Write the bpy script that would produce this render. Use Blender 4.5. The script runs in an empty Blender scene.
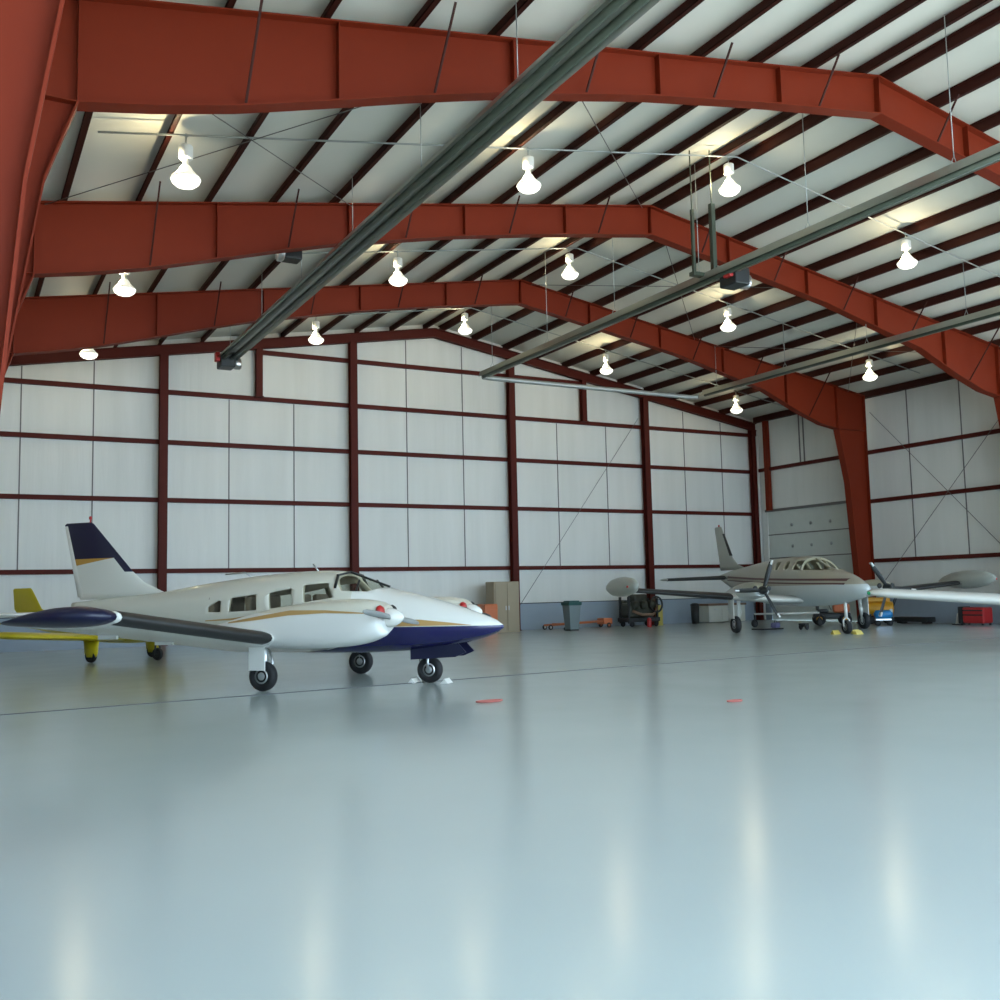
import bpy, bmesh, math, random
from mathutils import Vector, Matrix
random.seed(7)
S = bpy.context.scene
COL = S.collection
PI = math.pi

# ------------------------------------------------------------ camera, world, sun, exposure
cd = bpy.data.cameras.new('camera'); cam = bpy.data.objects.new('camera', cd); COL.objects.link(cam)
Fv = Vector((0.4806876, 0.8719621, 0.09285223)); Rv = Vector((0.87652881, -0.48083419, -0.02226487))
Uv = Vector((-0.0252324, -0.09209011, 0.99543093))
cam.matrix_world = Matrix(((Rv.x, Uv.x, -Fv.x, 0), (Rv.y, Uv.y, -Fv.y, 0), (Rv.z, Uv.z, -Fv.z, 1.33), (0, 0, 0, 1)))
cd.sensor_width = 36; cd.lens = 35.97; cd.clip_start = 0.05; cd.clip_end = 400
S.camera = cam
w = bpy.data.worlds.new('sky'); S.world = w; w.use_nodes = True
bg = w.node_tree.nodes['Background']; bg.inputs[0].default_value = (0.60, 0.81, 1.0, 1); bg.inputs[1].default_value = 4.9
sd = bpy.data.lights.new('sun', 'SUN'); sun = bpy.data.objects.new('sun', sd); COL.objects.link(sun)
sd.energy = 8.0; sd.angle = 0.01; sd.color = (1.0, 0.95, 0.86)
sun.rotation_euler = Vector((0.28, 0.42, -0.86)).to_track_quat('-Z', 'Y').to_euler()
S.view_settings.view_transform = 'Standard'; S.view_settings.look = 'None'
S.view_settings.exposure = 0.46; S.view_settings.gamma = 1; S.view_settings.use_curve_mapping = False
YF = -2.0                                                            # the open hangar front
for nm, loc, rot, sx, sy in (('front_daylight', (14.5, YF+.05, 3.9), (-PI/2, 0, 0), 28.5, 7.6), ('added_side_daylight', (29.35, 7.2, 3.5), (0, PI/2, 0), 6.8, 16.0)):  # side portal serves an unseen opening, added to light the right roof
    ld = bpy.data.lights.new(nm, 'AREA'); ld.shape = 'RECTANGLE'; ld.size = sx; ld.size_y = sy
    ld.cycles.is_portal = True
    lo = bpy.data.objects.new(nm, ld); COL.objects.link(lo); lo.location = loc; lo.rotation_euler = rot

# ------------------------------------------------------------ materials
class NT:
    def __init__(s, m): s.t = m.node_tree; s.n = s.t.nodes; s.l = s.t.links
    def math(s, op, a, b=None, c=None):
        n = s.n.new('ShaderNodeMath'); n.operation = op
        for i, v in enumerate((a, b, c)):
            if v is None: continue
            if isinstance(v, (int, float)): n.inputs[i].default_value = v
            else: s.l.new(v, n.inputs[i])
        return n.outputs[0]
    def xyz(s):
        tc = s.n.new('ShaderNodeTexCoord'); sp = s.n.new('ShaderNodeSeparateXYZ'); s.l.new(tc.outputs['Object'], sp.inputs[0])
        return tc.outputs['Object'], sp.outputs[0], sp.outputs[1], sp.outputs[2]
    def mix(s, f, a, b):
        n = s.n.new('ShaderNodeMix'); n.data_type = 'RGBA'
        if isinstance(f, (int, float)): n.inputs[0].default_value = f
        else: s.l.new(f, n.inputs[0])
        for i, v in ((6, a), (7, b)):
            if isinstance(v, tuple): n.inputs[i].default_value = v + (1,)
            else: s.l.new(v, n.inputs[i])
        return n.outputs[2]
def mat(name, col, rough=0.5, metal=0.0, spec=.5, var=0.06, scale=3.0, bump=0.0, coat=0.0, emit=None, es=0):
    m = bpy.data.materials.new(name); m.use_nodes = True; T = NT(m); b = T.n['Principled BSDF']
    co, x, y, z = T.xyz()
    no = T.n.new('ShaderNodeTexNoise'); no.inputs['Scale'].default_value = scale; no.inputs['Detail'].default_value = 4; T.l.new(co, no.inputs['Vector'])
    lo = tuple(c*(1-var) for c in col); hi = tuple(min(1, c*(1+var)) for c in col)
    T.l.new(T.mix(no.outputs[0], lo, hi), b.inputs['Base Color'])
    b.inputs['Roughness'].default_value = rough; b.inputs['Specular IOR Level'].default_value = spec; b.inputs['Metallic'].default_value = metal
    if coat: b.inputs['Coat Weight'].default_value = coat; b.inputs['Coat Roughness'].default_value = .08
    if bump:
        bp = T.n.new('ShaderNodeBump'); bp.inputs['Strength'].default_value = bump; bp.inputs['Distance'].default_value = .02
        T.l.new(no.outputs[0], bp.inputs['Height']); T.l.new(bp.outputs[0], b.inputs['Normal'])
    if emit: b.inputs['Emission Color'].default_value = emit + (1,); b.inputs['Emission Strength'].default_value = es
    return m
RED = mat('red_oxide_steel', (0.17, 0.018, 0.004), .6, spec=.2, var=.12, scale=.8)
COLM = mat('shaded_wall_steel', (0.085, 0.011, 0.006), .6, spec=.2)  # frame red darkened: shade along the walls put into the colour
PUR = mat('shaded_purlin_steel', (0.045, 0.010, 0.006), .6, spec=.2, var=.12)  # same paint as the frames, with the roof shade put into the colour
ROOFI = mat('roof_insulation', (0.66, 0.655, 0.575), .6, var=.05, scale=.7, bump=.25)
SEAM = mat('seam_tape', (0.16, 0.15, 0.14), .6)
WHT = mat('white_paint', (0.78, 0.77, 0.71), .25, var=.02, coat=.3)
CREAM = mat('cream_paint', (0.72, 0.69, 0.58), .25, var=.02, coat=.3)
NAVY = mat('navy_paint', (0.006, 0.007, 0.035), .35, var=.1)
GOLD = mat('gold_paint', (0.50, 0.30, 0.10), .3, var=.1)
YEL = mat('yellow_paint', (0.62, 0.50, 0.015), .3, var=.08)
RUB = mat('black_rubber', (0.012, 0.012, 0.013), .7)
BOOT = mat('deice_rubber', (0.018, 0.017, 0.016), .5)
ALU = mat('aluminium', (0.62, 0.63, 0.64), .3, 1.0)
GALV = mat('galvanised_pipe', (0.42, 0.44, 0.42), .45, .6)
TUBE = mat('heater_tube_steel', (0.07, 0.085, 0.06), .45, .3, var=.2)
REFL = mat('heater_reflector', (0.42, 0.43, 0.38), .35, .8)
BLK = mat('black_metal', (0.02, 0.022, 0.022), .45)
DKG = mat('dark_engine_metal', (0.06, 0.062, 0.045), .5, .4, var=.5, scale=9)
INT = mat('cabin_trim', (0.62, 0.56, 0.44), .8)
LEA = mat('seat_leather', (0.25, 0.20, 0.15), .6)
TAN = mat('tan_locker_paint', (0.36, 0.29, 0.19), .5)
ORG = mat('orange_paint', (0.62, 0.17, 0.06), .45)
REDP = mat('bright_red_paint', (0.45, 0.02, 0.02), .4)
TEAL = mat('teal_lid', (0.02, 0.09, 0.08), .5)
BIN = mat('grey_bin', (0.20, 0.25, 0.26), .5)
AMB = mat('amber_paint', (0.75, 0.36, 0.02), .45)
BLUE = mat('blue_plastic', (0.02, 0.24, 0.55), .4)
CHST = mat('pale_chest', (0.62, 0.62, 0.54), .5)
BRN = mat('brown_wood', (0.22, 0.13, 0.08), .6)
CEMT = mat('white_enamel', (0.75, 0.75, 0.70), .4)
GLOW = mat('lamp_glow', (1, 1, .9), .4, emit=(1.0, 0.96, 0.80), es=1.5)
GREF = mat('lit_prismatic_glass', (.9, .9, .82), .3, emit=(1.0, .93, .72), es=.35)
GRY = mat('grey_blade_paint', (.22, .23, .22), .4)
DKR = mat('rod_steel', (.14, .13, .12), .5, .3)
ROPE = mat('faded_rope', (.42, .12, .10), .8)
TANK = mat('tank_grey_paint', (.42, .43, .38), .35)
YWOOD = mat('yellow_plastic', (0.60, 0.47, 0.10), .5)
JOINT = mat('floor_joint', (0.10, 0.11, 0.11), .5)
def glass(name, tint, tr):
    m = bpy.data.materials.new(name); m.use_nodes = True; T = NT(m); b = T.n['Principled BSDF']
    b.inputs['Base Color'].default_value = (.02, .025, .022, 1); b.inputs['Roughness'].default_value = .06
    t = T.n.new('ShaderNodeBsdfTransparent'); t.inputs[0].default_value = tint + (1,)
    mx = T.n.new('ShaderNodeMixShader'); mx.inputs[0].default_value = tr
    T.l.new(b.outputs[0], mx.inputs[1]); T.l.new(t.outputs[0], mx.inputs[2]); T.l.new(mx.outputs[0], T.n['Material Output'].inputs[0])
    return m
GLS = glass('tinted_cabin_glass', (.92, .93, .86), .82)
def wall_mat():
    m = bpy.data.materials.new('wall_insulation'); m.use_nodes = True; T = NT(m); b = T.n['Principled BSDF']
    co, x, y, z = T.xyz()
    no = T.n.new('ShaderNodeTexNoise'); no.inputs['Scale'].default_value = 1.0; no.inputs['Detail'].default_value = 5
    mp = T.n.new('ShaderNodeMapping'); mp.inputs['Scale'].default_value = (2.6, 2.6, .22); T.l.new(co, mp.inputs[0]); T.l.new(mp.outputs[0], no.inputs[0])
    T.l.new(T.mix(no.outputs[0], (.68, .68, .62), (.82, .81, .76)), b.inputs['Base Color'])
    b.inputs['Roughness'].default_value = .45
    bp = T.n.new('ShaderNodeBump'); bp.inputs['Strength'].default_value = .5; bp.inputs['Distance'].default_value = .05
    T.l.new(no.outputs[0], bp.inputs['Height']); T.l.new(bp.outputs[0], b.inputs['Normal'])
    return m
WALLM = wall_mat()
LINER = mat('wainscot_liner', (0.31, 0.37, 0.43), .5, var=.05)
def floor_mat():
    m = bpy.data.materials.new('epoxy_floor'); m.use_nodes = True; T = NT(m); b = T.n['Principled BSDF']
    co, x, y, z = T.xyz()
    n1 = T.n.new('ShaderNodeTexNoise'); n1.inputs['Scale'].default_value = .35; n1.inputs['Detail'].default_value = 6; T.l.new(co, n1.inputs[0])
    n2 = T.n.new('ShaderNodeTexNoise'); n2.inputs['Scale'].default_value = 1.2; n2.inputs['Detail'].default_value = 2; T.l.new(co, n2.inputs[0])
    c = T.mix(n1.outputs[0], (.42, .475, .465), (.49, .545, .53)); c = T.mix(T.math('MULTIPLY', n2.outputs[0], .12), c, (.45, .47, .46))
    T.l.new(c, b.inputs['Base Color'])
    T.l.new(T.math('ADD', T.math('MULTIPLY', n2.outputs[0], .05), .165), b.inputs['Roughness'])
    b.inputs['IOR'].default_value = 1.45; b.inputs['Coat Weight'].default_value = .15; b.inputs['Coat Roughness'].default_value = .2
    return m
FLOORM = floor_mat()
APRON = mat('apron_concrete', (0.62, 0.60, 0.56), .8)

# ------------------------------------------------------------ mesh helpers
class MB:
    def __init__(s): s.v = []; s.f = []; s.mi = []; s.mats = []; s.sm = []
    def _m(s, m):
        if m is None: return 0
        if m not in s.mats: s.mats.append(m)
        return s.mats.index(m)
    def add(s, vs, fs, m=None, smooth=False, M=None):
        o = len(s.v); k = s._m(m)
        s.v += [tuple(M @ Vector(v)) if M else tuple(v) for v in vs]
        for f in fs: s.f.append([i+o for i in f]); s.mi.append(k); s.sm.append(smooth)
        return s
    def box(s, x0, x1, y0, y1, z0, z1, m=None, M=None):
        vs = [(x, y, z) for x in (x0, x1) for y in (y0, y1) for z in (z0, z1)]
        return s.add(vs, [(0, 1, 3, 2), (4, 6, 7, 5), (0, 4, 5, 1), (2, 3, 7, 6), (0, 2, 6, 4), (1, 5, 7, 3)], m, False, M)
    def bbox(s, x0, x1, y0, y1, z0, z1, b=.02, m=None, M=None):   # bevelled box
        bm = bmesh.new(); bmesh.ops.create_cube(bm, size=1)
        for v in bm.verts: v.co = Vector(((x0+x1)/2+v.co.x*(x1-x0), (y0+y1)/2+v.co.y*(y1-y0), (z0+z1)/2+v.co.z*(z1-z0)))
        bmesh.ops.bevel(bm, geom=list(bm.edges), offset=b, segments=2, affect='EDGES', profile=.5)
        bm.verts.index_update(); s.add([v.co.copy() for v in bm.verts], [[v.index for v in f.verts] for f in bm.faces], m, False, M); bm.free(); return s
    def beam(s, a, b, w, h, m=None):                                # bar of rectangular section between two points
        a = Vector(a); b = Vector(b); d = (b-a); L = d.length; q = d.to_track_quat('X', 'Z').to_matrix().to_4x4()
        return s.box(0, L, -w/2, w/2, -h/2, h/2, m, Matrix.Translation(a) @ q)
    def tube(s, pts, r, n=8, m=None, closed=False, cap=True):
        pts = [Vector(p) for p in pts]; rings = []; vs = []
        rr = r if isinstance(r, (list, tuple)) else [r]*len(pts)
        up = None
        for i, p in enumerate(pts):
            t = (pts[min(i+1, len(pts)-1)]-pts[max(i-1, 0)]).normalized()
            if up is None: up = t.orthogonal().normalized()
            up = (up-t*up.dot(t)).normalized(); sd_ = t.cross(up)
            for k in range(n):
                a = 2*PI*k/n; vs.append(p+(up*math.cos(a)+sd_*math.sin(a))*rr[i])
        fs = []
        for i in range(len(pts)-1):
            for k in range(n): fs.append((i*n+k, i*n+(k+1) % n, (i+1)*n+(k+1) % n, (i+1)*n+k))
        if cap: fs.append(tuple(range(n))[::-1]); fs.append(tuple((len(pts)-1)*n+k for k in range(n)))
        return s.add(vs, fs, m, True)
    def lathe(s, prof, n=24, m=None, M=None, smooth=True):          # prof: (r, axial) around local Z
        vs = []; fs = []
        for r, z in prof:
            for k in range(n): a = 2*PI*k/n; vs.append((max(r, 1e-4)*math.cos(a), max(r, 1e-4)*math.sin(a), z))
        for i in range(len(prof)-1):
            for k in range(n): fs.append((i*n+k, i*n+(k+1) % n, (i+1)*n+(k+1) % n, (i+1)*n+k))
        fs.append(tuple(range(n))[::-1]); fs.append(tuple((len(prof)-1)*n+k for k in range(n)))
        return s.add(vs, fs, m, smooth, M)
    def loft(s, rings, m=None, cap=True, smooth=True, closed=True):
        n = len(rings[0]); vs = [p for r in rings for p in r]; fs = []
        for i in range(len(rings)-1):
            for k in range(n if closed else n-1): fs.append((i*n+k, i*n+(k+1) % n, (i+1)*n+(k+1) % n, (i+1)*n+k))
        if cap: fs.append(tuple(range(n))[::-1]); fs.append(tuple((len(rings)-1)*n+k for k in range(n)))
        return s.add(vs, fs, m, smooth)
    def poly(s, pts, axis, a, b, m=None):                           # extrude a 2D polygon; axis 1: pts are (x,z), extruded along y
        def P(p, t): return (p[0], t, p[1]) if axis == 1 else ((t, p[0], p[1]) if axis == 0 else (p[0], p[1], t))
        n = len(pts); vs = [P(p, a) for p in pts]+[P(p, b) for p in pts]
        fs = [tuple(range(n)), tuple(range(2*n-1, n-1, -1))]+[(i, i+n, (i+1) % n+n, (i+1) % n) for i in range(n)]
        return s.add(vs, fs, m)
    def build(s, name, material=None, parent=None, fix=True):
        me = bpy.data.meshes.new(name); me.from_pydata(s.v, [], s.f); 
        ms = s.mats or [material]
        for q in ms: me.materials.append(q)
        if fix:
            bm = bmesh.new(); bm.from_mesh(me); bmesh.ops.recalc_face_normals(bm, faces=bm.faces); bm.to_mesh(me); bm.free()
        for p, k, g in zip(me.polygons, s.mi, s.sm): p.material_index = min(k, len(ms)-1); p.use_smooth = g
        o = bpy.data.objects.new(name, me); COL.objects.link(o)
        if parent: o.parent = parent
        return o
def tag(o, label=None, cat=None, group=None, kind=None):
    if label: o['label'] = label
    if cat: o['category'] = cat
    if group: o['group'] = group
    if kind: o['kind'] = kind
    return o
def empty(name, loc, rz=0, label=None, cat=None, group=None):
    o = bpy.data.objects.new(name, None); COL.objects.link(o); o.location = loc; o.rotation_euler = (0, 0, rz); o.empty_display_size = .2
    return tag(o, label, cat, group)
def struct(name, mb, m=None, parent=None, label=None):
    o = mb.build(name, m, parent)
    if parent is None: o['kind'] = 'structure'
    if label: o['label'] = label
    return o
def copy_tree(o, parent=None):
    c = o.copy(); COL.objects.link(c)
    if parent: c.parent = parent
    for ch in [x for x in bpy.data.objects if x.parent == o]: copy_tree(ch, c)
    return c
ORD = ['first', 'second', 'third', 'fourth', 'fifth', 'sixth', 'seventh', 'eighth', 'ninth', 'tenth', 'eleventh', 'twelfth', 'thirteenth']

# ------------------------------------------------------------ shell
XL, XR, YB, XC = -0.3, 29.4, 31.3, 14.65
def rafter_top(x): return 10.6-abs(x-XC)/6
def deck(x): return rafter_top(x)+.22
struct('floor', MB().box(XL, XR, YF, YB, -.2, 0), FLOORM, label='glossy pale blue-grey epoxy hangar floor')
struct('trim_1', MB().box(-30, 60, -40, YF, -.25, -.01).box(XR+.2, 60, YF, 40, -.25, -.01), APRON, label='concrete apron outside the hangar doors')
struct('ceiling', MB().poly([(XL-.2, deck(XL-.2)), (XC, deck(XC)), (XC, deck(XC)+.15), (XL-.2, deck(XL-.2)+.15)], 1, YF, YB+.2)
       .poly([(XC, deck(XC)), (XR+.2, deck(XR+.2)), (XR+.2, deck(XR+.2)+.15), (XC, deck(XC)+.15)], 1, YF, YB+.2), ROOFI, label='white faced roof insulation between red purlins')
zr = deck(XL)
wb = struct('wall_back', MB().poly([(XL, .95), (XR, .95), (XR, deck(XR)), (XC, deck(XC)), (XL, deck(XL))], 1, YB, YB+.2), WALLM, label='white insulated end wall of the hangar')
m = MB()
for x, z0, z1 in [(1.66, 2.25, 0), (3.6, 2.25, 0), (7.58, 2.25, 7.6), (9.67, 2.25, 7.6), (13.65, 2.25, 0), (15.81, 2.25, 0), (19.73, 2.25, 7.6), (21.95, 2.25, 7.6), (25.75, 2.25, 0), (27.69, 2.25, 0)]:
    m.box(x-.018, x+.018, YB-.012, YB+.01, z0, z1 or rafter_top(x)-.3)
m.build('panel_seam', SEAM, wb)['label'] = 'thin dark vertical joints between insulation sheets'
MB().box(XL, XR, YB, YB+.2, 0, .95).build('wainscot', LINER, wb)['label'] = 'blue-grey metal liner along the wall foot'
MB().box(XL, XR, YB-.03, YB, .935, .96).build('ledge', BLK, wb)
wr = struct('wall_right', MB().box(XR, XR+.2, 15.4, 25.6, .95, deck(XR)+.05).box(XR, XR+.2, 25.6, 30.6, 4.42, deck(XR)+.05).box(XR, XR+.2, 30.6, YB, .95, deck(XR)+.05)
            .box(XR, XR+.2, YF, -.9, 0, deck(XR)).box(XR, XR+.2, -.9, 15.4, 7.0, deck(XR)+.05), WALLM, label='white insulated side wall with red girts')  # gap in the near stretch is out of view, added to admit daylight
m = MB()
for y in (17.2, 19.3, 21.4, 23.5): m.box(XR-.012, XR+.01, y-.02, y+.02, 2.25, deck(XR)-.1)
for y in (28.4, 28.62): m.box(XR-.02, XR+.01, y-.03, y+.03, 6.2, deck(XR)-.1)
m.build('panel_seam', SEAM, wr)['label'] = 'thin dark vertical joints between insulation sheets'
MB().box(XR, XR+.2, 15.4, 25.6, 0, .95).box(XR, XR+.2, 30.6, YB, 0, .95).build('wainscot', LINER, wr)
MB().box(XR-.03, XR, 15.4, 25.6, .93, .97).build('ledge', BLK, wr)
wl = struct('wall_left', MB().box(XL-.2, XL, YF, YB, .95, deck(XL)+.05), WALLM, label='white insulated side wall behind the near columns')
MB().box(XL-.2, XL, YF, YB, 0, .95).build('wainscot', LINER, wl)
dr = struct('door_1', MB().box(XR+.04, XR+.12, 25.6, 30.6, 0, 4.42), mat('door_panel_white', (.60, .63, .58), .5), label='pale sectional overhead door in the side wall corner')
m = MB()
for z in (.85, 1.7, 2.5, 3.45): m.box(XR+.02, XR+.05, 25.6, 30.6, z-.02, z+.02)
m.build('section_joint', SEAM, dr)
m = MB()
for y in (26.3, 27.3, 28.3, 29.3):
    for z in (2.95, 3.8): m.lathe([(0, 0), (.07, .0), (.07, .02), (0, .02)], 8, None, Matrix.Translation((XR+.04, y, z)) @ Matrix.Rotation(-PI/2, 4, 'Y'))
m.build('panel_bolt', GALV, dr)
MB().box(XR-.03, XR+.1, 25.5, 30.7, 4.40, 4.50).build('door_header', SEAM, dr)

# end wall columns and girts, side girts
ecols = [5.55, 11.62, 17.66, 23.66, 29.2]
nmz = ['leftmost red end wall column, behind the tail of the navy tipped plane', 'red end wall column second from the left, rising behind the windscreen of the navy tipped plane',
       'red end wall column beside the tan locker', 'red end wall column behind the dark engine stand', 'red corner column where end wall meets side wall']
def hsec(mb, x, y0, y1, z0, z1, w=.24):
    mb.box(x-w/2, x+w/2, y0, y0+.02, z0, z1).box(x-w/2, x+w/2, y1-.02, y1, z0, z1).box(x-.01, x+.01, y0+.02, y1-.02, z0, z1)
    mb.box(x-w/2-.03, x+w/2+.03, y0-.03, y1, z0, z0+.025)
    return mb
for x, lb in zip(ecols, nmz):
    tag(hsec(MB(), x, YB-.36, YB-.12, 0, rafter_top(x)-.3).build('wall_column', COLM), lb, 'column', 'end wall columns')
for x, z1, lb in ((8.47, 9.1, 'short red post high on the end wall, left of the ridge'), (20.82, 9.1, 'short red post high on the end wall, right of the ridge')):
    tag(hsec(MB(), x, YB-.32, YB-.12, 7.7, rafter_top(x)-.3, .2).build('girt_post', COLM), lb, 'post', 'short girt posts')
def girt(a, b, name, lb, grp):
    a = Vector(a); b = Vector(b); mb = MB()
    t = (b-a).normalized(); inn = Vector((0, -1, 0)) if abs(t.x) > .5 else Vector((-1, 0, 0))
    if name == 'L': inn = Vector((1, 0, 0))
    h = .062; d = .12
    for o, w_, hh in ((inn*d, .012, .124),):
        mb.beam(a+o, b+o, w_, hh)
    mb.beam(a+inn*d/2+Vector((0, 0, h)), b+inn*d/2+Vector((0, 0, h)), d, .012)
    mb.beam(a+Vector((0, 0, -h))+inn*d/2, b+Vector((0, 0, -h))+inn*d/2, d, .012)
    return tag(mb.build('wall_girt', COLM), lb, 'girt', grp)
hn = ['lowest', 'second lowest', 'middle', 'fourth from the floor, long', 'topmost short']
for z, x0, x1, k in ((2.22, XL, XR, 0), (4.36, XL, XR, 1), (6.13, XL, XR, 2), (7.68, XL, XR, 3), (9.2, 8.47, 20.8, 4)):
    girt((x0, YB, z), (x1, YB, z), 'B', f'{hn[k]} horizontal red girt running across the end wall', 'end wall girts')
for z, y0, y1, k in ((2.2, 15.4, 25.6, 0), (4.36, 15.4, 25.5, 1), (6.15, 15.4, YB-.2, 2)):
    girt((XR, y0, z), (XR, y1, z), 'R', f'{["lowest","middle","highest"][k]} horizontal red girt on the right side wall', 'side wall girts')
for k, z in enumerate((2.2, 4.36, 6.15)):
    girt((XL, .2, z), (XL, YB-.2, z), 'L', f'{["lowest","middle","highest"][k]} horizontal red girt on the left side wall behind the near columns', 'left wall girts')
tag(MB().box(XR-.2, XR-.02, 30.25, 30.45, 4.45, deck(XR)-.1).build('door_jamb_post', RED), 'red post above the left edge of the overhead door', 'post')
tag(MB().tube([(XR-.1, 30.9, 0), (XR-.1, 30.9, 7.6)], .045).build('downpipe', CEMT), 'white vertical pipe in the far right corner', 'pipe')

# rigid frames
def frame(Y, lb, dx=0):
    root = empty('steel_frame', (0, Y, 0), 0, lb, 'steel frame', 'tapered red portal frames')
    ox0, ox1 = -.05, 29.0
    innL = [(.15+dx, 0), (.45+dx, 3.75), (.82+dx, 6.1), (1.15, 7.05)]; innR = [(28.3, 0), (28.22, 1.9), (28.0, 5.0), (27.6, 6.9)]
    botL = [(1.15, 7.05), (2.0, 7.2), (3.0, 7.42), (4.15, 7.74), (5.4, 8.1), (6.61, 8.42), (9.33, 9.01), (11.7, 9.43), (XC, 9.88)]
    botR = [(27.6, 6.9), (26.8, 7.03), (25.7, 7.4), (24.1, 8.05), (22.6, 8.4), (20.5, 8.9), (17.6, 9.4), (XC, 9.88)]
    def web(pts): return MB().poly(pts, 1, -.008, .008)
    def flange(mb, line, s=1, wd=.26):
        for a, b in zip(line[:-1], line[1:]):
            mb.beam((a[0], 0, a[1]), (b[0], 0, b[1]), wd, .022)
    def stiff(mb, a, b): mb.beam((a[0], 0, a[1]), (b[0], 0, b[1]), .24, .016)
    for nm, ox, inn in (('column', ox0, innL), ('column', ox1, innR)):
        zt = rafter_top(ox)-.02
        mb = web([(ox, 0)]+inn+[(inn[-1][0], rafter_top(inn[-1][0])-.02), (ox, zt)])
        flange(mb, [(ox, 0), (ox, zt)]); flange(mb, inn); stiff(mb, inn[-1], (ox, inn[-1][1])); stiff(mb, inn[-1], (inn[-1][0], rafter_top(inn[-1][0])))
        flange(mb, [(ox, zt), (inn[-1][0], rafter_top(inn[-1][0])-.02)])
        mb.box(min(ox, inn[0][0])-.05, max(ox, inn[0][0])+.05, -.16, .16, 0, .025)
        mb.build(nm, RED, root)
    for bot in (botL, botR):
        x0 = bot[0][0]
        mb = web(bot+[(XC, 10.58), (x0, rafter_top(x0)-.02)])
        flange(mb, bot); flange(mb, [(XC, 10.59), (x0, rafter_top(x0)-.01)])
        for x in ([4.3, 6.95, 9.6, 12.2] if bot is botL else [25.2, 22.4, 19.8, 17.1]):
            zb = [a[1]+(b[1]-a[1])*(x-a[0])/(b[0]-a[0]) for a, b in zip(bot[:-1], bot[1:]) if min(a[0], b[0]) <= x <= max(a[0], b[0])][0]
            stiff(mb, (x, zb), (x, rafter_top(x)))
        stiff(mb, (XC+(-.02 if bot is botL else .02), 9.88), (XC, 10.58))
        mb.build('rafter', RED, root)
        for x in ([3.08, 5.68, 8.2, 10.7, 13.1] if bot is botL else [26.2, 23.6, 21.1, 18.6, 16.2]):
            zb = [a[1]+(b[1]-a[1])*(x-a[0])/(b[0]-a[0]) for a, b in zip(bot[:-1], bot[1:]) if min(a[0], b[0]) <= x <= max(a[0], b[0])][0]
            for sgn in (-1, 1):
                MB().beam((x, sgn*.1, zb+.03), (x, sgn*(rafter_top(x)-zb)*.85, rafter_top(x)+.03), .028, .028).build('flange_brace', PUR, root)
    return root
frame(25.1, 'red portal frame nearest the end wall, its right column behind the distant twin plane')
frame(18.8, 'middle red portal frame, its ridge right of the picture centre')
frame(12.0, 'red portal frame with the tall tapered column at the left picture edge')
frame(-1.8, 'red portal frame at the open hangar front behind the camera')
# nearer bay: column seen only as the shadowed web at the left edge
fr = frame(6.25, 'nearest overhead red portal frame, its dark column edge at the far left', -.13)
mb = MB()
for s_, x0 in ((-1, XL), (1, XR)):
    mb.poly([(x0, rafter_top(x0)), (XC, 10.6), (XC, 10.3), (x0, rafter_top(x0)-.3)], 1, YB-.24, YB-.22)
    mb.beam((x0, YB-.23, rafter_top(x0)-.3), (XC, YB-.23, 10.3), .2, .02); mb.beam((x0, YB-.23, rafter_top(x0)), (XC, YB-.23, 10.6), .2, .02)
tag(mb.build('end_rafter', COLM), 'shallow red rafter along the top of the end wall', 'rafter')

# purlins
side_w = {-1: 'left', 1: 'right'}
for s in (-1, 1):
    for k in range(11):
        x = XC+s*(.32+1.27*k)
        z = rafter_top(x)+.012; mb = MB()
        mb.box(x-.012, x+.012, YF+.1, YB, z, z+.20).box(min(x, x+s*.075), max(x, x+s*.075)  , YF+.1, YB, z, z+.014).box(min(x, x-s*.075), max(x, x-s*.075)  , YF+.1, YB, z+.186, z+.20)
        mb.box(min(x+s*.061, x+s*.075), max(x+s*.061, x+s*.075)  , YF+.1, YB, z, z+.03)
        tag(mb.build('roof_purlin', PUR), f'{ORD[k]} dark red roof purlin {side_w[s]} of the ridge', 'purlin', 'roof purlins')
    x = XL+.12 if s < 0 else XR-.16
    tag(MB().box(x-.1, x+.1, YF+.1, YB-.4, rafter_top(x)-.03, rafter_top(x)+.2).build('eave_strut', PUR), f'dark red eave strut at the top of the {side_w[s]} side wall', 'beam')

# bracing rods
def rod(a, b, lb, grp, r=.009): tag(MB().tube([a, b], r, 6).build('brace_rod', DKR), lb, 'rod', grp)
rod((29.25, 18.9, 1.2), (29.25, 25.0, 7.6), 'thin bracing rod rising away along the right side wall', 'cross bracing rods on the side wall')
rod((29.25, 25.0, 1.2), (29.25, 18.9, 7.6), 'thin bracing rod rising towards the camera along the right side wall', 'cross bracing rods on the side wall')
def rt(x, y): return (x, y, rafter_top(x)-.06)
rod((17.9, YB-.16, .9), (23.4, YB-.16, 8.0), 'thin bracing rod on the end wall right of the tan locker', 'end wall rods', .008)
for (a, b, c, d, t) in ((1.3, 12.6, 7.0, 18.7, 'roof rod going up and away above the left lamps'), (1.3, 18.7, 7.0, 12.6, 'roof rod coming forward above the left lamps'),
                        (8.3, 12.6, 14.4, 18.7, 'roof rod going up and away towards the ridge'), (15.0, 18.9, 21.2, 25.0, 'roof rod going away down the right slope'), (15.0, 25.0, 21.2, 18.9, 'roof rod coming forward down the right slope'),
                        (22.0, 18.9, 28.2, 25.0, 'roof rod going away near the right eave'), (22.0, 25.0, 28.2, 18.9, 'roof rod coming forward near the right eave')):
    rod(rt(a, b), rt(c, d), 'thin '+t, 'roof bracing rods')

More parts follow.
